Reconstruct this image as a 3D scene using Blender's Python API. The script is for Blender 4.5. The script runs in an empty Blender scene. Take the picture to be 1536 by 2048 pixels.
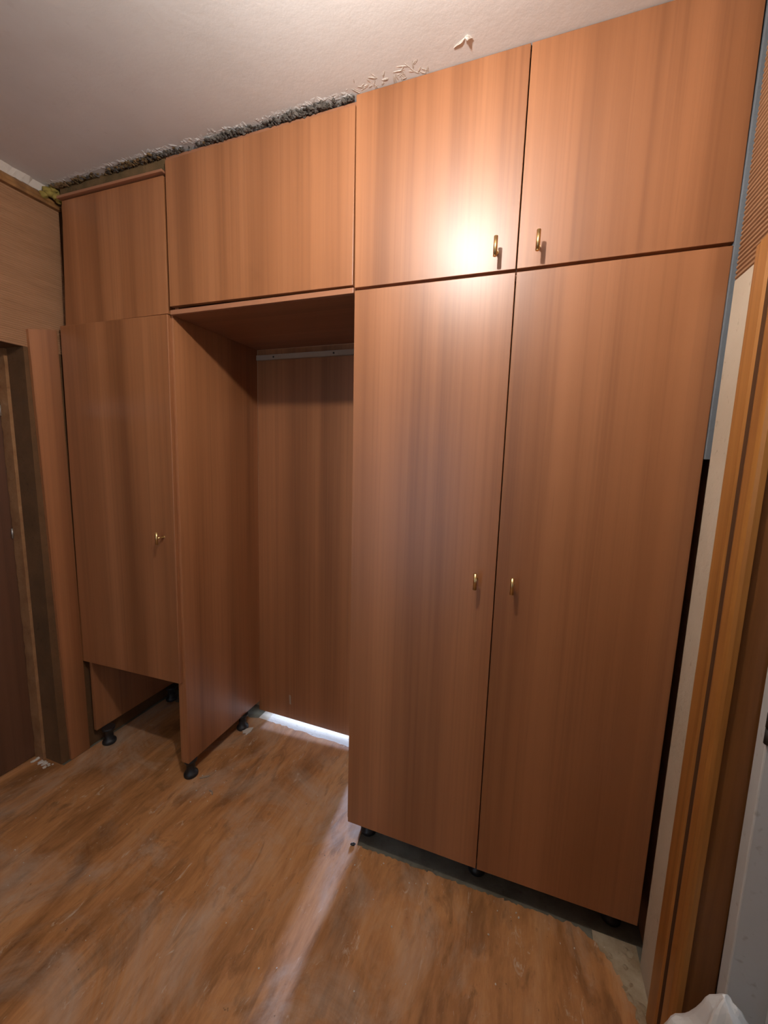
import bpy, bmesh, math, random
from mathutils import Vector, Matrix, noise

random.seed(7)
scene = bpy.context.scene
COL = scene.collection

# ------------------------------------------------------------------ camera
CAM = Vector((0.5612, -1.2321, 1.4851))
YAW, PITCH, ROLL, FPX = -0.3415, -0.1377, 0.0281, 800.3
cd = bpy.data.cameras.new('camera')
cam = bpy.data.objects.new('camera', cd)
COL.objects.link(cam)
fwd = Vector((math.sin(YAW) * math.cos(PITCH), math.cos(YAW) * math.cos(PITCH), math.sin(PITCH)))
rt = Vector((math.cos(YAW), -math.sin(YAW), 0))
up = rt.cross(fwd)
r2 = rt * math.cos(ROLL) + up * math.sin(ROLL)
u2 = -rt * math.sin(ROLL) + up * math.cos(ROLL)
cam.matrix_world = Matrix(((r2.x, u2.x, -fwd.x, CAM.x), (r2.y, u2.y, -fwd.y, CAM.y),
                           (r2.z, u2.z, -fwd.z, CAM.z), (0, 0, 0, 1)))
cd.sensor_fit = 'HORIZONTAL'
cd.sensor_width = 36
cd.lens = FPX * 36 / 1536
cd.clip_start = 0.02
scene.camera = cam

# ------------------------------------------------------------------ light and exposure
LAMP = (0.25, -0.74, 2.375)
BULB_STRENGTH = 1980
BULB_COLOR = (1.0, 0.93, 0.86)
scene.view_settings.view_transform = 'Standard'
scene.view_settings.look = 'None'
scene.view_settings.exposure = 0.0
scene.view_settings.gamma = 1
scene.view_settings.use_curve_mapping = False

world = bpy.data.worlds.new('World')
scene.world = world
world.use_nodes = True
bg = world.node_tree.nodes['Background']
bg.inputs['Color'].default_value = (0.66, 0.80, 1.0, 1)
bg.inputs['Strength'].default_value = 5.0

sd = bpy.data.lights.new('sun', 'SUN')
sd.energy = 7.0
sd.color = (0.40, 0.58, 1.0)
sd.angle = math.radians(4)
sun = bpy.data.objects.new('sun', sd)
COL.objects.link(sun)
sun.rotation_euler = Vector((0.10, -1, -0.27)).to_track_quat('-Z', 'Y').to_euler()

# ------------------------------------------------------------------ materials
def lin(r, g, b):
    f = lambda c: (c / 255 / 12.92) if c / 255 <= 0.04045 else ((c / 255 + 0.055) / 1.055) ** 2.4
    return (f(r), f(g), f(b), 1)

class N:
    def __init__(s, name, rough=0.5, spec=0.5, metal=0.0):
        s.m = bpy.data.materials.new(name)
        s.m.use_nodes = True
        s.t = s.m.node_tree
        s.b = s.t.nodes['Principled BSDF']
        s.b.inputs['Roughness'].default_value = rough
        s.b.inputs['Metallic'].default_value = metal
        s.b.inputs['Specular IOR Level'].default_value = spec
        s._co = None
    def n(s, kind, **kw):
        x = s.t.nodes.new(kind)
        for k, v in kw.items():
            setattr(x, k, v)
        return x
    def l(s, a, b):
        s.t.links.new(a, b)
    def coord(s):
        """object coordinates, shifted by a random offset for each object"""
        if s._co is None:
            tc = s.n('ShaderNodeTexCoord')
            oi = s.n('ShaderNodeObjectInfo')
            mul = s.n('ShaderNodeMath', operation='MULTIPLY')
            mul.inputs[1].default_value = 37.0
            s.l(oi.outputs['Random'], mul.inputs[0])
            add = s.n('ShaderNodeVectorMath', operation='ADD')
            s.l(tc.outputs['Object'], add.inputs[0])
            s.l(mul.outputs[0], add.inputs[1])
            s._co = add.outputs[0]
        return s._co
    def noise(s, scale=(1, 1, 1), base=1.0, detail=4, rough=0.55, dist=0.0):
        mp = s.n('ShaderNodeMapping')
        mp.inputs['Scale'].default_value = scale
        s.l(s.coord(), mp.inputs['Vector'])
        t = s.n('ShaderNodeTexNoise')
        t.inputs['Scale'].default_value = base
        t.inputs['Detail'].default_value = detail
        t.inputs['Roughness'].default_value = rough
        t.inputs['Distortion'].default_value = dist
        s.l(mp.outputs[0], t.inputs['Vector'])
        return t.outputs['Fac']
    def ramp(s, fac, stops):
        r = s.n('ShaderNodeValToRGB')
        e = r.color_ramp.elements
        while len(e) < len(stops):
            e.new(0.5)
        for i, (p, c) in enumerate(stops):
            e[i].position = p
            e[i].color = c if len(c) == 4 else (*c, 1)
        s.l(fac, r.inputs['Fac'])
        return r.outputs['Color']
    def mix(s, fac, a, b, mode='MIX'):
        x = s.n('ShaderNodeMix', data_type='RGBA', blend_type=mode)
        for sock, v in ((x.inputs['Factor'], fac), (x.inputs['A'], a), (x.inputs['B'], b)):
            if hasattr(v, 'is_output'):
                s.l(v, sock)
            else:
                sock.default_value = v
        return x.outputs['Result']
    def bump(s, h, strength=0.3, dist=0.002):
        b = s.n('ShaderNodeBump')
        b.inputs['Strength'].default_value = strength
        b.inputs['Distance'].default_value = dist
        s.l(h, b.inputs['Height'])
        s.l(b.outputs[0], s.b.inputs['Normal'])
    def col(s, c):
        if hasattr(c, 'is_output'):
            s.l(c, s.b.inputs['Base Color'])
        else:
            s.b.inputs['Base Color'].default_value = c
        return s

BW = lambda a, b: [(a, (0, 0, 0, 1)), (b, (1, 1, 1, 1))]

def laminate(name, light, mid, dark, vertical=True, rough=0.41):
    m = N(name, rough, 0.80)
    sc = lambda a, z: (a, a, z) if vertical else (z, a, a)
    bands = m.noise(sc(9, 0.22), 1, 3, 0.5)
    fine = m.noise(sc(75, 0.7), 1, 3, 0.6)
    c = m.ramp(bands, [(0.30, dark), (0.50, mid), (0.70, light)])
    f = m.ramp(fine, [(0.30, (0.55, 0.5, 0.47, 1)), (0.55, (1, 1, 1, 1))])
    c = m.mix(0.38, c, m.mix(1.0, c, f, 'MULTIPLY'))
    streak = m.ramp(m.noise(sc(130, 2.2), 1, 2, 0.5), [(0.66, (0, 0, 0, 1)), (0.74, (1, 1, 1, 1))])
    c = m.mix(m.ramp(streak, [(0, (0, 0, 0, 1)), (1, (0.30, 0.30, 0.30, 1))]), c, dark)
    m.col(c)
    m.bump(fine, 0.05, 0.0006)
    return m.m

M_LAM = laminate('laminate_walnut', (0.40, 0.166, 0.067, 1), (0.335, 0.132, 0.050, 1), (0.235, 0.088, 0.031, 1))
M_LAMH = laminate('laminate_walnut_crosswise', (0.36, 0.155, 0.075, 1), (0.30, 0.12, 0.055, 1), (0.22, 0.085, 0.04, 1), False)
M_EDGE = N('laminate_edge_band', 0.4).col((0.36, 0.16, 0.085, 1)).m
M_BARE = N('pale_chipboard', 0.8).col((0.34, 0.26, 0.19, 1)).m
M_BLACK = N('black_plastic', 0.45).col((0.012, 0.012, 0.013, 1)).m
M_BRASS = N('brushed_brass', 0.30, metal=1).col((0.74, 0.54, 0.25, 1)).m

def plaster(name, a, b, bscale=60, bstr=0.35, rough=0.85, blot=1.4, specks=0.6):
    m = N(name, rough, 0.3)
    c = m.ramp(m.noise((1, 1, 1), blot, 6, 0.6), [(0.32, b), (0.66, a)])
    sp = m.ramp(m.noise((1, 1, 1), 45, 2, 0.5), [(0.24, (0.62, 0.56, 0.5, 1)), (0.36, (1, 1, 1, 1))])
    m.col(m.mix(specks, c, sp, 'MULTIPLY'))
    m.bump(m.noise((1, 1, 1), bscale, 6, 0.65), bstr, 0.004)
    return m.m

M_CEIL = plaster('ceiling_plaster', (0.78, 0.77, 0.755, 1), (0.66, 0.63, 0.60, 1), 30, 0.22, 0.9, 1.4, 0.1)
M_PLASTER = plaster('beige_plaster', (0.62, 0.53, 0.41, 1), (0.48, 0.38, 0.27, 1), 50, 0.5)
M_GREYPL = plaster('grey_plaster', (0.17, 0.19, 0.21, 1), (0.12, 0.13, 0.14, 1), 60, 0.5)
M_DARKPL = plaster('dark_crumbly_mortar', (0.19, 0.17, 0.15, 1), (0.035, 0.028, 0.02, 1), 90, 0.8, 0.95, 22)
M_WHITEPL = plaster('white_plaster_chip', (0.70, 0.66, 0.60, 1), (0.56, 0.50, 0.44, 1), 80, 0.5)
M_CONC = plaster('dusty_concrete', (0.20, 0.19, 0.15, 1), (0.11, 0.10, 0.075, 1), 40, 0.6, 0.95, 9)
M_PALECONC = plaster('pale_screed', (0.44, 0.36, 0.25, 1), (0.27, 0.19, 0.11, 1), 60, 0.6, 0.95, 14)
M_REAR = plaster('rear_wall_paint', (0.50, 0.47, 0.43, 1), (0.43, 0.40, 0.36, 1), 40, 0.2)
M_FOAM = plaster('yellow_foam', (0.38, 0.29, 0.07, 1), (0.20, 0.15, 0.04, 1), 60, 0.8, 0.9, 30)
M_OLIVE = plaster('grimy_filler', (0.20, 0.12, 0.055, 1), (0.10, 0.07, 0.03, 1), 60, 0.6, 0.9, 14)

def wallpaper(name, a, b):
    m = N(name, 0.75, 0.25)
    c = m.ramp(m.noise((1, 1, 6), 5, 5, 0.6), [(0.3, b), (0.7, a)])
    fine = m.ramp(m.noise((12, 12, 160), 1, 3, 0.6), [(0.3, (0.7, 0.66, 0.6, 1)), (0.6, (1, 1, 1, 1))])
    m.col(m.mix(0.4, c, m.mix(1.0, c, fine, 'MULTIPLY')))
    m.bump(m.noise((10, 10, 200), 1, 3, 0.6), 0.4, 0.002)
    return m.m
M_PAPER = wallpaper('ribbed_brown_wallpaper', (0.37, 0.20, 0.105, 1), (0.31, 0.165, 0.085, 1))
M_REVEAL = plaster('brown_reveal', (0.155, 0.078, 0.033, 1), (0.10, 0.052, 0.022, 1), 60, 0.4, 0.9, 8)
M_STOP = plaster('worn_door_stop', (0.36, 0.19, 0.085, 1), (0.25, 0.12, 0.05, 1), 60, 0.6, 0.85, 16)

def pine(name, a, b, d, rough=0.41):
    m = N(name, rough, 0.5)
    g = m.noise((22, 22, 0.7), 1, 4, 0.6, 0.6)
    c = m.ramp(g, [(0.28, d), (0.48, b), (0.68, a)])
    k = m.ramp(m.noise((26, 26, 9), 1, 1, 0.4), [(0.80, (0, 0, 0, 1)), (0.86, (1, 1, 1, 1))])
    m.col(m.mix(k, c, (0.06, 0.02, 0.008, 1)))
    m.bump(g, 0.12, 0.002)
    return m.m
M_PINE = pine('varnished_pine', (0.44, 0.195, 0.046, 1), (0.35, 0.14, 0.030, 1), (0.21, 0.075, 0.016, 1))
M_JAMB = pine('dark_varnished_jamb', (0.27, 0.105, 0.028, 1), (0.21, 0.078, 0.02, 1), (0.14, 0.05, 0.013, 1))
M_TRIM = pine('old_brown_trim', (0.34, 0.17, 0.06, 1), (0.24, 0.115, 0.038, 1), (0.13, 0.06, 0.02, 1), 0.5)
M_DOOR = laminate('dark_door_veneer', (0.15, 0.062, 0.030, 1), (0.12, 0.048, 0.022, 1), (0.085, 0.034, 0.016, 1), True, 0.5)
M_ADDED = laminate('added_dark_veneer', (0.10, 0.042, 0.020, 1), (0.08, 0.034, 0.016, 1), (0.06, 0.026, 0.012, 1), True, 0.5)  # for the unseen pieces added to darken what the right doors reflect
M_WHITED = plaster('white_door_paint', (0.62, 0.61, 0.60, 1), (0.54, 0.52, 0.48, 1), 20, 0.15, 0.5)
M_GRIME = N('grime', 0.9).col((0.11, 0.042, 0.012, 1)).m
M_IRON = N('old_iron', 0.55, metal=0.6).col((0.05, 0.045, 0.04, 1)).m
M_GALV = N('dull_metal', 0.4, metal=0.8).col((0.45, 0.43, 0.40, 1)).m

def lino():
    m = N('worn_wood_look_linoleum', 0.42, 0.5)
    blot = m.noise((8.0, 2.1, 1), 1, 6, 0.64, 0.5)
    c = m.ramp(blot, [(0.27, (0.17, 0.074, 0.024, 1)), (0.40, (0.36, 0.160, 0.054, 1)),
                      (0.54, (0.52, 0.240, 0.088, 1)), (0.72, (0.60, 0.33, 0.16, 1))])
    fine = m.ramp(m.noise((60, 8, 1), 1, 5, 0.65), [(0.3, (0.62, 0.55, 0.50, 1)), (0.6, (1, 1, 1, 1))])
    c = m.mix(0.55, c, m.mix(1.0, c, fine, 'MULTIPLY'))
    patch = m.ramp(m.noise((15, 4.5, 1), 1, 6, 0.66, 1.0), [(0.33, (0.7, 0.7, 0.7, 1)), (0.46, (0, 0, 0, 1))])
    c = m.mix(patch, c, (0.20, 0.088, 0.030, 1))
    stain = m.ramp(m.noise((5, 2.6, 1), 1, 7, 0.72, 1.6), [(0.26, (0.75, 0.75, 0.75, 1)), (0.40, (0, 0, 0, 1))])
    c = m.mix(stain, c, (0.15, 0.072, 0.026, 1))
    # trodden-in plaster dust: wide patches, thin scuffs
    dust = m.ramp(m.noise((2.6, 2.2, 1), 1, 8, 0.72, 0.9), [(0.47, (0, 0, 0, 1)), (0.72, (0.72, 0.72, 0.72, 1))])
    c = m.mix(dust, c, (0.50, 0.40, 0.31, 1))
    scuff = m.ramp(m.noise((26, 9, 1), 1, 7, 0.78, 1.4), [(0.60, (0, 0, 0, 1)), (0.68, (0.7, 0.7, 0.7, 1))])
    c = m.mix(scuff, c, (0.60, 0.50, 0.40, 1))
    dk = m.ramp(m.noise((1, 1, 1), 60, 3, 0.6), [(0.22, (0.8, 0.8, 0.8, 1)), (0.30, (0, 0, 0, 1))])
    c = m.mix(dk, c, (0.09, 0.045, 0.018, 1))
    m.col(c)
    r = m.ramp(m.noise((4, 3, 1), 1, 5, 0.6), [(0.3, (0.36, 0.36, 0.36, 1)), (0.7, (0.62, 0.62, 0.62, 1))])
    m.l(r, m.b.inputs['Roughness'])
    m.bump(m.noise((14, 8, 1), 1, 6, 0.65), 0.22, 0.003)
    return m.m
M_LINO = lino()

def plastic():
    m = N('white_plastic_film', 0.35, 0.5).col((0.72, 0.74, 0.74, 1))
    m.b.inputs['Subsurface Weight'].default_value = 0.2
    m.b.inputs['Subsurface Radius'].default_value = (0.02, 0.02, 0.02)
    return m.m
M_BAG = plastic()

def emit():
    m = N('glowing_bulb')
    m.b.inputs['Emission Color'].default_value = (*BULB_COLOR, 1)
    m.b.inputs['Emission Strength'].default_value = BULB_STRENGTH
    return m.m
M_BULB = emit()

# ------------------------------------------------------------------ helpers
WORLD = {}     # world position of each object made here

def empty(name, loc, label, cat, group=None):
    o = bpy.data.objects.new(name, None)
    o.empty_display_size = 0.05
    COL.objects.link(o)
    o.location = loc
    WORLD[o.name] = Vector(loc)
    o['label'] = label
    o['category'] = cat
    if group:
        o['group'] = group
    return o

def obj(name, bm, mat, parent=None, label=None, cat=None, kind=None, smooth=False, group=None):
    """link the bmesh (in world coordinates) as one mesh object, its origin at its own middle"""
    bmesh.ops.recalc_face_normals(bm, faces=bm.faces)
    lo = Vector((min(v.co[i] for v in bm.verts) for i in range(3)))
    hi = Vector((max(v.co[i] for v in bm.verts) for i in range(3)))
    c = (lo + hi) / 2
    if parent is None and kind != 'structure':
        c.z = lo.z
    bmesh.ops.translate(bm, verts=bm.verts, vec=-c)
    me = bpy.data.meshes.new(name)
    bm.to_mesh(me)
    bm.free()
    mats = mat if isinstance(mat, (list, tuple)) else [mat]
    for x in mats:
        me.materials.append(x)
    if smooth:
        me.polygons.foreach_set('use_smooth', [True] * len(me.polygons))
    o = bpy.data.objects.new(name, me)
    COL.objects.link(o)
    WORLD[o.name] = c
    if parent:
        o.parent = parent
        o.location = c - WORLD[parent.name]
    else:
        o.location = c
    if label:
        o['label'] = label
    if cat:
        o['category'] = cat
    if kind:
        o['kind'] = kind
    if group:
        o['group'] = group
    return o

def hexa(bm, pts, mi=0):
    """eight corners: 0-3 one face, 4-7 the opposite one in the same order"""
    v = [bm.verts.new(p) for p in pts]
    for q in ((0, 1, 2, 3), (7, 6, 5, 4), (0, 4, 5, 1), (1, 5, 6, 2), (2, 6, 7, 3), (3, 7, 4, 0)):
        f = bm.faces.new([v[i] for i in q])
        f.material_index = mi
    return v

def box(x0, x1, y0, y1, z0, z1, bm=None, bev=0.0):
    b = bm or bmesh.new()
    n0 = len(b.edges)
    hexa(b, [(x0, y0, z0), (x1, y0, z0), (x1, y1, z0), (x0, y1, z0),
             (x0, y0, z1), (x1, y0, z1), (x1, y1, z1), (x0, y1, z1)])
    if bev:
        b.edges.ensure_lookup_table()
        bmesh.ops.bevel(b, geom=list(b.edges)[n0:], offset=bev, segments=2, affect='EDGES', profile=0.5)
    return b

def slab(tl, tr, br, bl, y0, y1, bev=0.0012):
    """upright board: four measured corners (x, z) in its own plane, from y0 (front) to y1"""
    b = bmesh.new()
    hexa(b, [(p[0], y0, p[1]) for p in (tl, tr, br, bl)] + [(p[0], y1, p[1]) for p in (tl, tr, br, bl)])
    bmesh.ops.bevel(b, geom=list(b.edges), offset=bev, segments=2, affect='EDGES', profile=0.5)
    return b

def rod(bm, a, b, ra, rb=None, n=20, caps=True):
    a, b = Vector(a), Vector(b)
    rb = ra if rb is None else rb
    d = (b - a).normalized()
    s = d.orthogonal().normalized()
    t = d.cross(s)
    A = [bm.verts.new(a + (s * math.cos(k) + t * math.sin(k)) * ra) for k in (2 * math.pi * i / n for i in range(n))]
    B = [bm.verts.new(b + (s * math.cos(k) + t * math.sin(k)) * rb) for k in (2 * math.pi * i / n for i in range(n))]
    for i in range(n):
        f = bm.faces.new((A[i], A[(i + 1) % n], B[(i + 1) % n], B[i]))
        f.smooth = True
    if caps:
        bm.faces.new(A[::-1])
        bm.faces.new(B)

def lathe(bm, cx, cy, prof, n=24):
    rings = []
    for r, z in prof:
        rings.append([bm.verts.new((cx + max(r, 1e-5) * math.cos(2 * math.pi * i / n), cy + max(r, 1e-5) * math.sin(2 * math.pi * i / n), z)) for i in range(n)])
    for a, b in zip(rings, rings[1:]):
        for i in range(n):
            f = bm.faces.new((a[i], a[(i + 1) % n], b[(i + 1) % n], b[i]))
            f.smooth = True
    bm.faces.new(rings[0][::-1])
    bm.faces.new(rings[-1])
    return bm

def structure(name, bm, mat, parent=None):
    return obj(name, bm, mat, parent, kind='structure' if parent is None else None)

def chunk(bm, c, s, seed, sub=1, sharp=0.5):
    """one irregular lump"""
    c = Vector(c)
    r = bmesh.ops.create_icosphere(bm, subdivisions=sub, radius=1)
    rot = Matrix.Rotation(seed * 1.7, 3, 'Z')
    for v in r['verts']:
        k = 1 + sharp * noise.noise(v.co * 1.6 + Vector((seed * 3.1, seed, 0)))
        v.co = c + rot @ Vector((v.co.x * s[0], v.co.y * s[1], v.co.z * s[2])) * k

# ------------------------------------------------------------------ the room shell
XL, XR, ZC = -1.415, 0.985, 2.55
YB, YR = 0.60, -2.2

# subfloor, with the linoleum sheet on it
fl = structure('floor', box(-2.0, 2.8, YR - 0.1, 1.9, -0.12, -0.004), M_CONC)

def linoleum():
    bm = bmesh.new()
    rnd = random.Random(3)
    out = []
    def line(a, b, n, jit):
        for i in range(n):
            k = i / n
            p = Vector((a[0] + (b[0] - a[0]) * k, a[1] + (b[1] - a[1]) * k))
            if jit and i:
                p += Vector((rnd.uniform(-jit, jit), rnd.uniform(-jit, jit)))
            out.append(p)
    line((-1.99, -2.2), (2.6, -2.2), 1, 0)
    line((2.6, -2.2), (2.6, -0.42), 1, 0)
    line((2.6, -0.42), (1.0, -0.42), 1, 0)
    line((1.0, -0.42), (0.958, -0.30), 8, 0.006)
    line((0.958, -0.30), (0.945, -0.14), 14, 0.008)
    line((0.945, -0.14), (0.905, -0.055), 9, 0.008)
    line((0.905, -0.055), (0.872, -0.010), 6, 0.006)
    line((0.872, -0.010), (0.82, 0.026), 6, 0.004)
    line((0.82, 0.026), (0.30, 0.018), 60, 0.005)
    line((0.30, 0.018), (0.045, 0.018), 30, 0.004)
    line((0.045, 0.018), (0.02, 0.30), 4, 0.002)
    line((0.02, 0.30), (0.02, 0.475), 4, 0.004)
    line((0.02, 0.475), (-0.77, 0.505), 40, 0.006)
    line((-0.77, 0.505), (-1.40, 0.45), 20, 0.02)
    line((-1.40, 0.45), (-1.40, -0.125), 4, 0)
    line((-1.40, -0.125), (-1.60, -0.125), 8, 0.006)
    line((-1.60, -0.125), (-1.60, -0.90), 1, 0)
    line((-1.60, -0.90), (-1.405, -0.90), 1, 0)
    line((-1.405, -0.90), (-1.405, -2.2), 1, 0)
    out[0] = Vector((-1.405, -2.2))
    out.pop()
    top = [bm.verts.new((p.x, p.y, 0)) for p in out]
    f = bm.faces.new(top)
    r = bmesh.ops.extrude_face_region(bm, geom=[f])
    for v in r['geom']:
        if isinstance(v, bmesh.types.BMVert):
            v.co.z = -0.004
    bmesh.ops.triangulate(bm, faces=[x for x in bm.faces if len(x.verts) > 4])
    return bm
lin_o = structure('linoleum_sheet', linoleum(), M_LINO, fl)
lin_o['label'] = 'worn brown wood-look linoleum with a torn edge along the right wall'

# pale broken screed along the torn edge by the right wall
bm = bmesh.new()
rnd = random.Random(11)
for k in range(34):
    y = rnd.uniform(-0.30, 0.02)
    x0 = 0.952 if y < -0.14 else 0.945 + (y + 0.14) / 0.13 * -0.06
    x = rnd.uniform(min(x0, 0.95) - 0.004, 0.972)
    s = rnd.uniform(0.006, 0.02)
    chunk(bm, (x, y, -0.003), (s, s * rnd.uniform(.6, 1), rnd.uniform(0.003, 0.006)), k, 1, 0.6)
o = structure('broken_screed', bm, M_PALECONC, fl)
o['kind'] = 'stuff'

structure('painted_daylight_strip', box(-.774, -.0005, .462, .597, -.0045, -.0004), M_WHITEPL, fl)  # plaster white stands in for blown-out daylight under the back board
structure('screed_patch', box(.86, .984, -.34, .034, -.0045, -.0022), M_PALECONC, fl)

# ceiling
ce = structure('ceiling', box(-2.0, 2.8, YR - 0.1, 0.8, ZC, ZC + 0.12), M_CEIL)
rnd = random.Random(5)
bms = [bmesh.new(), bmesh.new(), bmesh.new()]       # grey mortar, brown dirt, ceiling plaster breaking off
for k in range(1500):
    x = rnd.uniform(-1.375, -0.01)
    t = (x + 1.375) / 1.365
    g = noise.noise((x * 7, 3.3, 0)) + 0.6 * noise.noise((x * 21, 1.1, 0))
    if rnd.random() > 0.62 + g:
        continue
    s = rnd.uniform(0.0015, 0.0055) * (1 + 0.5 * g)
    which = 1 if rnd.random() > 0.15 + 1.2 * t else 0
    y = rnd.gauss(0.008 - 0.004 * t, 0.0055) - 0.006 * g
    chunk(bms[which], (x, y, ZC - rnd.uniform(0.0, 0.009)), (s * 1.7, s, s * .8), k, 1, 0.8)
for k in range(420):
    x = rnd.uniform(-1.375, -0.01)
    s = rnd.uniform(0.002, 0.008)
    chunk(bms[2], (x, rnd.gauss(-0.010 + .006 * noise.noise((x * 9, 7, 0)), 0.005), ZC + s * .15), (s * 1.8, s, s * .35), k, 1, 0.7)
for b, nm, mt in zip(bms, ('crumbling_mortar', 'brown_dirt', 'broken_ceiling_edge'), (M_DARKPL, M_OLIVE, M_CEIL)):
    o = structure(nm, b, mt, ce)
    o['kind'] = 'stuff'
bm = bmesh.new()
chunk(bm, (0.336, -0.065, ZC - 0.003), (0.009, 0.004, 0.005), 4, 2, 0.9)
chunk(bm, (0.315, -0.055, ZC), (0.016, 0.003, 0.003), 9, 2, 0.9)
structure('peeling_flake', bm, M_WHITEPL, ce)
bm = bmesh.new()
for k in range(46):
    x = rnd.uniform(0.0, 0.22)
    chunk(bm, (x, rnd.uniform(-0.022, -0.003) - .02 * (rnd.random() < .2), ZC), (rnd.uniform(.006, .018), rnd.uniform(.0015, .004), rnd.uniform(.0008, .0014)), k, 1, 0.7)
o = structure('rough_plaster_patch', bm, M_WHITEPL, ce)
o['kind'] = 'stuff'

# left wall: ribbed wallpaper above the doorway, doorway with a deep reveal
LD0, LD1, LZ = -0.92, -0.125, 1.89       # doorway in y, its lintel height
bm = bmesh.new()
box(-1.66, XL, LD1, YB + 0.15, 0, ZC, bm)
box(-1.66, XL, YR, LD0, 0, ZC, bm)
box(-1.66, XL, LD0, LD1, LZ, ZC, bm)
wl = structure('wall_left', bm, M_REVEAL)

def ribs(x, y0, y1, z0, z1, side, pitch, depth):
    """a sheet of ribbed wallpaper: saw-tooth rows of real relief; side +1 faces +x"""
    bm = bmesh.new()
    n = max(1, int(round((z1 - z0) / pitch)))
    prof = []
    for i in range(n):
        z = z0 + (z1 - z0) * i / n
        h = (z1 - z0) / n
        prof += [(0.0, z), (depth, z + h * 0.25), (depth, z + h * 0.7), (0.0, z + h * 0.98)]
    prof.append((0, z1))
    ny = 14
    rows = []
    for d, z in prof:
        rows.append([bm.verts.new((x + side * d, y0 + (y1 - y0) * j / ny, z + 0.0012 * noise.noise((j * 1.3, z * 40, 0)))) for j in range(ny + 1)])
    for a, b in zip(rows, rows[1:]):
        for j in range(ny):
            bm.faces.new((a[j], a[j + 1], b[j + 1], b[j]))
    # closed back, so that it has a thickness
    bk = [bm.verts.new(p) for p in ((x - side * .002, y0, z0), (x - side * .002, y1, z0), (x - side * .002, y1, z1), (x - side * .002, y0, z1))]
    bm.faces.new(bk)
    bm.faces.new([rows[0][0], rows[0][-1], bk[1], bk[0]] if False else [bk[0], bk[1]] + rows[0][::-1])
    bm.faces.new([bk[3], bk[2]] + rows[-1][::-1])
    bm.faces.new([bk[0], bk[3]] + [r[0] for r in rows[::-1]])
    bm.faces.new([bk[1], bk[2]] + [r[-1] for r in rows[::-1]])
    return bm
structure('wallpaper', ribs(XL + .002, LD0, 0.05, LZ, 2.49, 1, 0.0085, 0.0014), M_PAPER, wl)

# left doorway: dark leaf set deep in the reveal
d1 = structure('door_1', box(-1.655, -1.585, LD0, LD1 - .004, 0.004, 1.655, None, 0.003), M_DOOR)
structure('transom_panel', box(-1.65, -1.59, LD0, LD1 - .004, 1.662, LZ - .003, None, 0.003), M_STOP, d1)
bm = bmesh.new()
rnd = random.Random(8)
prev = None
for i in range(61):           # worn, uneven door stop on the reveal
    z = 0.003 + (LZ - 0.006) * i / 60
    e = -1.580 + rnd.uniform(-0.004, 0.004)
    ring = [bm.verts.new(p) for p in ((e, LD1 - .013, z), (-1.522 + rnd.uniform(-.0015, .0015), LD1 - .013, z), (-1.522, LD1 - .001, z), (e, LD1 - .001, z))]
    if prev:
        for k in range(4):
            bm.faces.new((prev[k], prev[(k + 1) % 4], ring[(k + 1) % 4], ring[k]))
    else:
        bm.faces.new(ring[::-1])
    prev = ring
bm.faces.new(prev)
structure('door_stop', bm, M_STOP, d1)
for z in (1.635, 1.10):
    bm = bmesh.new()
    rod(bm, (-1.578, LD1 - .016, z - .022), (-1.578, LD1 - .016, z + .022), 0.004, n=10)
    structure('hinge', bm, M_GALV, d1)

# crown trim on the left wall with torn white plaster above it
bm = bmesh.new()
prof = [(0, 2.482), (.022, 2.482), (.026, 2.490), (.020, 2.500), (.020, 2.508), (.012, 2.520), (0, 2.524)]
A = [bm.verts.new((XL + p, YR, z)) for p, z in prof]
B = [bm.verts.new((XL + p, 0.05, z)) for p, z in prof]
for i in range(len(prof)):
    j = (i + 1) % len(prof)
    bm.faces.new((A[i], A[j], B[j], B[i]))
bm.faces.new(A[::-1]); bm.faces.new(B)
structure('trim_1', bm, M_TRIM)
bm = bmesh.new()
rnd = random.Random(21)
prev = None
for i in range(90):
    y = -1.2 + 1.235 * i / 89
    w = 0.024 + rnd.uniform(-.005, .006)
    ring = [bm.verts.new(p) for p in ((XL, y, 2.522), (XL + .010, y, 2.522 + rnd.uniform(-.002, .002)), (XL + w, y, ZC), (XL, y, ZC))]
    if prev:
        for k in range(4):
            bm.faces.new((prev[k], prev[(k + 1) % 4], ring[(k + 1) % 4], ring[k]))
    else:
        bm.faces.new(ring[::-1])
    prev = ring
bm.faces.new(prev)
structure('plaster_cove', bm, M_WHITEPL, wl)

# back wall, with the old balcony doorway behind the closet
bm = bmesh.new()
box(-1.66, -0.74, YB, YB + .15, 0, ZC, bm)
box(0.02, 1.2, YB, YB + .15, 0, ZC, bm)
box(-0.74, 0.02, YB, YB + .15, 2.0, ZC, bm)
structure('wall_back', bm, M_PLASTER)

# right wall: plaster strip, ribbed wallpaper above, pine casing, open doorway
RD0, RD1, RZ = -1.10, -0.262, 1.90
bm = bmesh.new()
box(XR + .02, 1.045, -0.02, YB + .15, 0, ZC, bm)
box(XR, 1.045, RD1 + .017, -0.018, 0, ZC, bm)
box(XR, 1.045, RD0 - .017, RD1 + .017, RZ + .02, ZC, bm)
box(XR, 1.045, YR, RD0 - .017, 0, ZC, bm)
wr = structure('wall_right', bm, M_PAPER)
structure('plaster_strip', box(XR - .003, XR, -.1415, -0.020, 0, 1.913), M_PLASTER, wr)
structure('wallpaper', ribs(XR - .001, -1.2, -0.021, 1.915, ZC, -1, 0.0105, 0.003), M_PAPER, wr)

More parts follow.
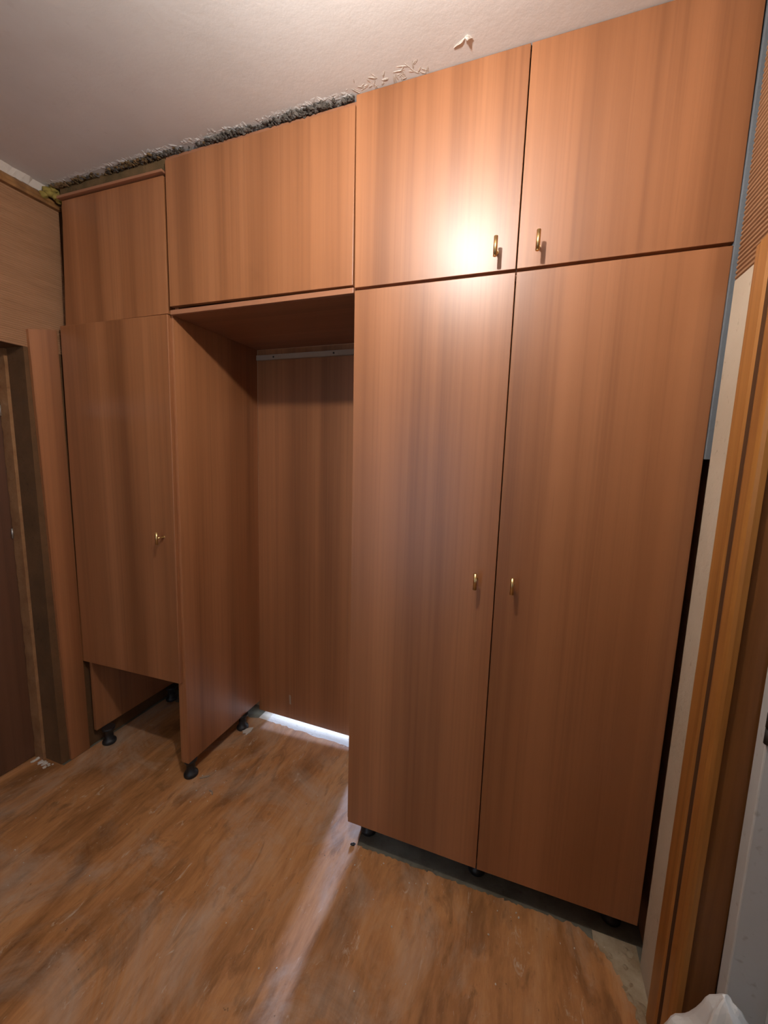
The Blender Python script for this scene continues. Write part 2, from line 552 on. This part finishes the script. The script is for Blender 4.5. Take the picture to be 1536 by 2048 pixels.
# casing (profiled) and jamb lining
def moulding(prof_xy, z0, z1):
    bm = bmesh.new()
    nz = 24
    rows = []
    for i in range(nz + 1):
        z = z0 + (z1 - z0) * i / nz
        w = 0.0012 * noise.noise((0, 0, z * 5))
        rows.append([bm.verts.new((x, y + w, z)) for x, y in prof_xy])
    n = len(prof_xy)
    for a, b in zip(rows, rows[1:]):
        for k in range(n):
            bm.faces.new((a[k], a[(k + 1) % n], b[(k + 1) % n], b[k]))
    bm.faces.new(rows[0][::-1]); bm.faces.new(rows[-1])
    return bm
cas = [(XR, -.142), (XR - .015, -.142), (XR - .018, -.146), (XR - .018, -.166), (XR - .021, -.170), (XR - .022, -.206), (XR - .018, -.211),
       (XR - .008, -.212), (XR - .008, -.219), (XR - .015, -.2205), (XR - .017, -.226), (XR - .019, -.234), (XR - .020, -.262), (XR - .016, -.272), (XR - .010, -.275), (XR, -.275)]
bm = moulding(cas, 0.0, 1.932)
for f in bm.faces:            # grime packed in the groove
    c = f.calc_center_median()
    if -.2195 < c.y < -.2105 and c.x > XR - .019:
        f.material_index = 1
structure('trim_2', bm, [M_PINE, M_GRIME])
structure('trim_3', box(XR - .020, XR, -1.22, -.2755, 1.862, 1.930, None, 0.004), M_PINE)
structure('trim_4', box(XR - .002, 1.045, RD1 - .004, RD1 + .0165, 0.0, RZ, None, 0.003), M_JAMB)
structure('trim_5', box(XR - .002, 1.045, RD0, RD1 - .005, RZ - .018, RZ + .018, None, 0.003), M_JAMB)

# white leaf of the right doorway, swung open into the next room
d2 = structure('door_2', slab((1.028, 1.875), (1.85, 1.875), (1.85, .012), (1.045, .012), -0.304, -0.270, .003), M_WHITED)
structure('panel_moulding', box(1.112, 1.126, -0.311, -0.304, 0.16, 1.72, None, 0.003), M_WHITED, d2)
for z in (0.22, 1.035, 1.70):
    bm = bmesh.new()
    for k in range(5):
        rod(bm, (1.036, -0.3125, z - .08 + k * .033), (1.036, -0.3125, z - .08 + k * .033 + .030), 0.0085 if k % 2 else 0.0078, n=12)
    structure('hinge', bm, M_IRON, d2)

# rear wall behind the photographer, next room's far walls with a window opening
bm = bmesh.new()              # with an unseen tall narrow window, sized for its daylight haze on the satin doors
box(-1.66, -0.42, YR - .12, YR, 0, ZC, bm)
box(-0.10, 2.8, YR - .12, YR, 0, ZC, bm)
box(-0.42, -0.10, YR - .12, YR, 2.05, ZC, bm)
box(-0.42, -0.10, YR - .12, YR, 0, 0.45, bm)
rw = structure('wall_front', bm, M_REAR)
structure('added_silhouette_panel', box(0.181, 0.984, YR, YR + .02, 0, 1.38, None, 0.003), M_ADDED, rw)  # unseen dark panel, added to stand in for the photographer's dark reflection
structure('added_light_blocker', box(0.06, 0.18, YR, -1.42, 0, 1.40), M_ADDED)  # unseen low partition, added to keep rear daylight off the right doors
bm = bmesh.new()
box(2.6, 2.72, YR, 0.75, 0, 0.9, bm)
box(2.6, 2.72, YR, 0.75, 2.1, ZC, bm)
box(2.6, 2.72, YR, -1.3, 0.9, 2.1, bm)
box(2.6, 2.72, -1.02, 0.75, 0.9, 2.1, bm)
structure('wall_next_room', bm, M_REAR)
structure('wall_side_room', box(1.045, 2.72, YB, YB + .15, 0, ZC), M_REAR)

# ------------------------------------------------------------------ handles, feet
def handle_bm(x, z, y=0.0):
    bm = bmesh.new()
    L, r = 0.0255, 0.0054
    yc = y - 0.036
    rod(bm, (x, yc, z - L + .0008), (x, yc, z + L - .0008), r, n=20)
    rod(bm, (x, yc, z + L - .0008), (x, yc, z + L), r, r - .0008, n=20)
    rod(bm, (x, yc, z - L + .0008), (x, yc, z - L), r, r - .0008, n=20)
    rod(bm, (x, yc + r * .6, z), (x, y - .002, z), 0.0036, n=16)
    rod(bm, (x, y - .002, z), (x, y + .0006, z), 0.006, n=16)
    return bm

def foot_bm(x, y, z0, z1):
    bm = bmesh.new()
    lathe(bm, x, y, [(0.028, z0), (0.031, z0 + .004), (0.031, z0 + .013), (0.027, z0 + .020), (0.019, z0 + .026),
                     (0.019, z1 - .022), (0.027, z1 - .014), (0.029, z1)])
    return bm

# ------------------------------------------------------------------ tall two-door wardrobe, right
t = empty('wardrobe', (0.49, 0.27, 0.0), 'tall two-door walnut laminate wardrobe on black feet, standing against the right wall', 'wardrobe')
obj('side_panel', box(0.002, 0.020, 0.019, 0.53, 0.105, 2.0, None, .001), M_LAM, t)
obj('side_panel', box(0.957, 0.975, 0.019, 0.53, 0.105, 2.0, None, .001), M_LAM, t)
obj('bottom_panel', box(0.0205, 0.9565, 0.019, 0.53, 0.105, 0.123, None, .001), M_LAMH, t)
obj('top_panel', box(0.0205, 0.9565, 0.019, 0.53, 1.982, 2.0, None, .001), M_LAMH, t)
obj('divider', box(0.482, 0.500, 0.030, 0.5235, 0.1235, 1.9815, None, .001), M_LAM, t)
obj('back_panel', box(0.0205, 0.9565, 0.524, 0.528, 0.1235, 1.9815), M_LAM, t)
d = obj('door', slab((0.004, 2.001), (0.4885, 1.9985), (0.4905, 0.1035), (0.012, 0.1075), 0, .018), M_LAM, t)
obj('handle', handle_bm(0.434, 1.118), M_BRASS, d, 'small brass T-bar handle')
d = obj('door', slab((0.4915, 1.9985), (0.977, 2.000), (0.969, 0.107), (0.4935, 0.103), 0, .018), M_LAM, t)
obj('handle', handle_bm(0.541, 1.118), M_BRASS, d, 'small brass T-bar handle')
for x in (0.062, 0.488, 0.922):
    obj('foot', foot_bm(x, 0.095, -.004, 0.105), M_BLACK, t)
for x in (0.062, 0.488, 0.922):
    obj('foot', foot_bm(x, 0.48, -.004, 0.105), M_BLACK, t)

# two-door cabinet above it
t = empty('overhead_cabinet', (0.49, 0.27, 2.0005), 'two-door walnut overhead cabinet with brass handles, above the tall wardrobe on the right', 'cabinet')
obj('side_panel', box(0.002, 0.020, 0.019, 0.53, 2.001, 2.546, None, .001), M_LAM, t)
obj('side_panel', box(0.957, 0.975, 0.019, 0.53, 2.001, 2.546, None, .001), M_LAM, t)
obj('bottom_panel', box(0.0205, 0.9565, 0.019, 0.53, 2.001, 2.018, None, .001), M_LAMH, t)
obj('top_panel', box(0.0205, 0.9565, 0.019, 0.53, 2.530, 2.546, None, .001), M_LAMH, t)
obj('back_panel', box(0.002, 0.975, 0.5305, 0.5345, 2.001, 2.546), M_LAM, t)
d = obj('door', slab((-.001, 2.5485), (0.4885, 2.5485), (0.4880, 2.0070), (0.0035, 2.0095), 0, .018), M_LAM, t)
obj('handle', handle_bm(0.434, 2.056), M_BRASS, d, 'small brass T-bar handle')
d = obj('door', slab((0.4915, 2.5485), (0.975, 2.5485), (0.977, 2.0080), (0.4910, 2.0070), 0, .018), M_LAM, t)
obj('handle', handle_bm(0.542, 2.056), M_BRASS, d, 'small brass T-bar handle')

# grey filler strip closing the joint between closet and right wall
obj('filler_strip', slab((0.979, 2.548), (1.003, 2.548), (0.9995, 1.50), (0.976, 1.50), -.004, 0.016, .002), M_GREYPL, None,
    'narrow grey filler strip closing the joint between tall wardrobe and right wall', 'strip')

# ------------------------------------------------------------------ narrow wardrobe, left
t = empty('wardrobe', (-1.08, 0.27, 0.0), 'narrow one-door walnut wardrobe with an open compartment at the bottom, in the left corner', 'wardrobe')
obj('side_panel', slab((-.806, 2.0), (-.766, 2.0), (-.785, 0.086), (-.827, 0.086), .0185, .53, .001), M_LAM, t)
obj('side_panel', slab((-1.380, 2.0), (-1.362, 2.0), (-1.374, 0.088), (-1.392, 0.088), .0185, .53, .001), M_LAM, t)
obj('top_panel', box(-1.361, -.8075, 0.0185, 0.53, 1.981, 1.999, None, .001), M_LAMH, t)
obj('shelf', box(-1.368, -.824, 0.0185, 0.50, 0.482, 0.500, None, .001), M_LAMH, t)
obj('back_panel', box(-1.376, -.815, 0.531, 0.535, 0.090, 1.999), M_LAM, t)
d = obj('door', slab((-1.381, 2.003), (-.7745, 1.999), (-.7945, 0.482), (-1.409, 0.462), 0, .018, .002), M_LAM, t)
obj('handle', handle_bm(-.845, 1.128), M_BRASS, d, 'small brass T-bar handle')
for x, y in ((-.806, 0.050), (-.80, 0.40), (-1.352, 0.062), (-1.36, 0.45)):
    obj('foot', foot_bm(x, y, 0.0, 0.086), M_BLACK, t)

# cabinet above it, with a flush panel and a thin lipping
t = empty('overhead_cabinet', (-1.07, 0.27, 2.0045), 'dim flush-fronted walnut overhead cabinet without handle, in the left ceiling corner', 'cabinet')
obj('door', slab((-1.326, 2.490), (-.777, 2.483), (-.783, 2.0045), (-1.360, 2.0045), .010, .028), M_LAM, t)
obj('side_panel', box(-.804, -.786, 0.029, 0.53, 2.0045, 2.49, None, .001), M_LAM, t)
obj('side_panel', box(-1.36, -1.342, 0.029, 0.53, 2.0045, 2.49, None, .001), M_LAM, t)
obj('bottom_panel', box(-1.3415, -.8045, 0.029, 0.53, 2.0045, 2.022, None, .001), M_LAMH, t)
obj('top_panel', box(-1.3415, -.8045, 0.029, 0.53, 2.472, 2.49, None, .001), M_LAMH, t)
obj('lipping', slab((-1.338, 2.5045), (-.768, 2.4965), (-.768, 2.4875), (-1.338, 2.4945), -.003, .026, .0015), M_EDGE, t)
obj('filler_panel', slab((-1.345, 2.5495), (-.768, 2.5495), (-.768, 2.499), (-1.345, 2.506), .018, .028), M_OLIVE, t, 'grimy dark filler above the flush front')

# wide cabinet bridging the niche
t = empty('overhead_cabinet', (-.385, 0.27, 1.997), 'wide one-door walnut overhead cabinet without handle, bridging the open niche', 'cabinet')
obj('door', slab((-.754, 2.522), (-.0035, 2.524), (-.0035, 2.0185), (-.760, 2.0245), 0, .018), M_LAM, t)
obj('bottom_panel', box(-.764, -.0005, 0.0185, 0.53, 1.9965, 2.0135, None, .001), [M_LAMH], t)
obj('side_panel', box(-.755, -.737, 0.019, 0.53, 2.014, 2.515, None, .001), M_LAM, t)
obj('side_panel', box(-.0185, -.0005, 0.019, 0.53, 2.014, 2.515, None, .001), M_LAM, t)
obj('top_panel', box(-.7365, -.019, 0.019, 0.53, 2.497, 2.515, None, .001), M_LAMH, t)
obj('front_edge', box(-.764, -.0025, 0.0045, 0.0182, 1.9965, 2.0135, None, .0015), M_EDGE, t, 'paler edge band under the door')
obj('filler_panel', slab((-.764, 2.5425), (-.0035, 2.5425), (-.0035, 2.518), (-.764, 2.518), .014, .018), M_EDGE, t)

# niche back board, with the cleat at its top and a notch at the foot of its right end
t = empty('niche_back_board', (-.40, 0.54, 0.0), 'tall walnut board closing the back of the open niche, daylight under its lower edge', 'board')
bm = bmesh.new()
Y0, Y1 = .5312, .547
P = [(-.790, .031), (-.135, .022), (-.125, .300), (.030, .300), (.030, 1.9962), (-.125, 1.9962), (-.764, 1.9962)]
F = [bm.verts.new((x, Y0, z)) for x, z in P]
B = [bm.verts.new((x, Y1, z)) for x, z in P]
for q in ((0, 1, 2), (0, 2, 5, 6), (2, 3, 4, 5)):
    bm.faces.new([F[k] for k in q])
    bm.faces.new([B[k] for k in q[::-1]])
for k in range(7):
    bm.faces.new((F[k], B[k], B[(k + 1) % 7], F[(k + 1) % 7]))
obj('panel', bm, M_LAM, t)
cl = obj('cleat', box(-.762, -.003, 0.514, 0.5305, 1.944, 1.968, None, .001), M_BARE, t, 'pale bare wooden cleat under the cabinet')
for x in (-.66, -.33, -.10):
    bm = bmesh.new()
    rod(bm, (x, .515, 1.956), (x, .5125, 1.956), .005, .004, n=10)
    obj('screw', bm, M_IRON, cl)
obj('label_sticker', slab((-.591, .169), (-.580, .167), (-.578, .114), (-.588, .114), .5300, .5309, .0002), M_BARE, t, 'small pale strip stuck near the foot')

# board standing against the left wall in front of the closet
b = bmesh.new()
hexa(b, [(-1.414, -.112, 1.960), (-1.397, -.112, 1.960), (-1.397, -.003, 1.986), (-1.414, -.003, 1.986),
         (-1.418, -.0885, 0.0), (-1.401, -.0885, 0.0), (-1.401, -.002, 0.0), (-1.418, -.002, 0.0)])
bmesh.ops.bevel(b, geom=list(b.edges), offset=.0012, segments=2, affect='EDGES')
obj('cover_board', b, M_LAM, None, 'tall narrow walnut board standing against the left wall beside the doorway', 'board')

# yellow foam in the ceiling corner
bm = bmesh.new()
rnd = random.Random(2)
for k in range(9):
    chunk(bm, (-1.385 + rnd.uniform(-.012, .018), .012 + rnd.uniform(-.03, .02), 2.508 + k * .004), (.015, .017, .013), k, 2, 0.5)
obj('foam_blob', bm, M_FOAM, None, 'yellow expanding foam squeezed out in the left ceiling corner', 'foam', smooth=True)

# ------------------------------------------------------------------ hanging bulb
t = empty('pendant_lamp', (LAMP[0], LAMP[1], LAMP[2]), 'bare glowing bulb hanging on a short cord from the ceiling', 'lamp')
bm = bmesh.new()
lathe(bm, LAMP[0], LAMP[1], [(.045, ZC - .001), (.045, ZC - .012), (.02, ZC - .030), (.006, ZC - .034)])
obj('ceiling_rose', bm, M_WHITED, t)
bm = bmesh.new()
rod(bm, (LAMP[0], LAMP[1], ZC - .034), (LAMP[0], LAMP[1], LAMP[2] + .078), .003, n=10)
obj('cord', bm, M_WHITED, t)
bm = bmesh.new()
lathe(bm, LAMP[0], LAMP[1], [(.012, LAMP[2] + .080), (.016, LAMP[2] + .074), (.017, LAMP[2] + .040), (.014, LAMP[2] + .036)])
obj('socket', bm, M_WHITED, t)
bm = bmesh.new()
lathe(bm, LAMP[0], LAMP[1], [(.010, LAMP[2] + .0355), (.011, LAMP[2] + .022), (.016, LAMP[2] + .012), (.0195, LAMP[2] + .002), (.0185, LAMP[2] - .008),
                             (.013, LAMP[2] - .016), (.006, LAMP[2] - .0195), (.0, LAMP[2] - .020)])
obj('bulb', bm, M_BULB, t)

# ------------------------------------------------------------------ white plastic bag at the right doorway
def bag(cx, cy, peak):
    bm = bmesh.new()
    bmesh.ops.create_icosphere(bm, subdivisions=5, radius=1)
    for v in bm.verts:
        p = v.co.copy()
        w = 0.5 * (1 + p.z)
        r = 1.0 - 0.62 * max(0, p.z) ** 1.3
        a = math.atan2(p.y, p.x)
        fold = 0.13 * math.sin(5 * a + 2.2 * p.z) * (0.3 + 0.7 * w) + 0.10 * noise.noise(p * 2.4)
        # faceted crumples
        d = noise.voronoi(p * 3.2)[0]
        fold += 0.16 * (d[1] - d[0])
        x, y = p.x * r * (1 + fold), p.y * r * (1 + fold)
        z = (max(p.z, -0.55) + 0.55) / 1.55
        z = z + 0.05 * noise.noise(p * 3 + Vector((9, 0, 0))) * (z > .02)
        v.co = Vector((cx + 0.145 * x - 0.05 * z * z, cy + 0.125 * y + .01 * z, 0.001 + max(0, z) * peak))
    return bm
obj('plastic_bag', bag(1.016, -0.47, 0.535), M_BAG, None, 'crumpled white plastic bag on the floor in the right doorway', 'bag')

# ------------------------------------------------------------------ debris on the floor
def chip(bm, x, y, w, d, h, a, shape, lift=0.0):
    c, s = math.cos(a), math.sin(a)
    bot = [bm.verts.new((x + (px * w * c - py * d * s), y + (px * w * s + py * d * c), 0.0005 + lift * (py + .5))) for px, py in shape]
    top = [bm.verts.new((v.co.x, v.co.y, v.co.z + h)) for v in bot]
    bm.faces.new(bot[::-1]); bm.faces.new(top)
    for i in range(len(bot)):
        j = (i + 1) % len(bot)
        bm.faces.new((bot[i], bot[j], top[j], top[i]))
SH = [(-.5, -.45), (-.15, -.30), (.0, -.42), (.28, -.2), (.5, -.3), (.42, .12), (.1, .5), (-.12, .3)]
bm = bmesh.new()
chip(bm, -.757, .385, .055, .062, .004, -.55, SH, .012)
obj('plaster_chip', bm, M_WHITEPL, None, 'jagged white plaster chip on the floor beside the rear foot of the narrow wardrobe', 'chip')
bm = bmesh.new()
chip(bm, -.735, .060, .010, .045, .004, -.9, [(-.5, -.5), (.3, -.45), (.5, .2), (.1, .5), (-.4, .1)], .004)
obj('wood_splinter', bm, M_BARE, None, 'pale splinter on the floor right of the front foot of the narrow wardrobe', 'splinter')
bm = bmesh.new()
prev = None
for i in range(9):
    k = i / 8
    a = 0.4 + 1.5 * k
    cx, cy = -.655 + .022 * math.cos(a), -.012 + .022 * math.sin(a)
    ring = [bm.verts.new((cx + .002 * math.cos(a) * q, cy + .002 * math.sin(a) * q, z)) for q, z in ((-1, .0004), (1, .0004), (1, .006), (-1, .006))]
    if prev:
        for q in range(4):
            bm.faces.new((prev[q], prev[(q + 1) % 4], ring[(q + 1) % 4], ring[q]))
    else:
        bm.faces.new(ring[::-1])
    prev = ring
bm.faces.new(prev)
obj('wood_shaving', bm, M_BARE, None, 'thin curled wood shaving lying in front of the niche', 'shaving')
bm = bmesh.new()
chunk(bm, (.030, .012, .004), (.005, .011, .005), 3, 2, .5)
obj('dark_pebble', bm, M_BLACK, None, 'tiny dark lump on the daylit floor beside the first foot of the tall wardrobe', 'pebble')
bm = bmesh.new()
chip(bm, .853, -.37, .012, .045, .004, .5, [(-.5, -.5), (.4, -.4), (.5, .3), (.0, .5), (-.4, .2)], .004)
obj('wood_splinter', bm, M_BARE, None, 'pale splinter on the floor near the torn linoleum edge at lower right', 'splinter')

bm = bmesh.new()
rnd = random.Random(33)
spots = []
for k in range(120):
    q = rnd.random()
    if q < .35:
        x, y = rnd.gauss(-.72, .08), rnd.gauss(.12, .16)
    elif q < .55:
        x, y = rnd.uniform(.05, .93), rnd.gauss(-0.02, .02)
    else:
        x, y = rnd.uniform(-1.35, .9), rnd.uniform(-.75, .0)
    if y > .35 or (x > 0.005 and y > -0.004) or (x < -.76 and y > -.05):
        continue
    s = rnd.choice((.0018, .002, .0025, .0035))
    chunk(bm, (x, y, s * .5), (s, s * rnd.uniform(.5, 1), s * .6), k, 1, .6)
obj('plaster_crumbs', bm, M_WHITEPL, None, 'fine pale plaster crumbs strewn over the linoleum before the closet', 'debris', kind='stuff')
bm = bmesh.new()
rnd = random.Random(12)
for k in range(14):
    s = rnd.uniform(.004, .012)
    chunk(bm, (rnd.uniform(-1.56, -1.45), rnd.uniform(-.165, -.138), s * .35), (s * 1.4, s, s * .45), k, 1, .6)
obj('plaster_crumbs', bm, M_WHITEPL, None, 'small heap of plaster bits at the foot of the left doorway jamb', 'debris', kind='stuff')
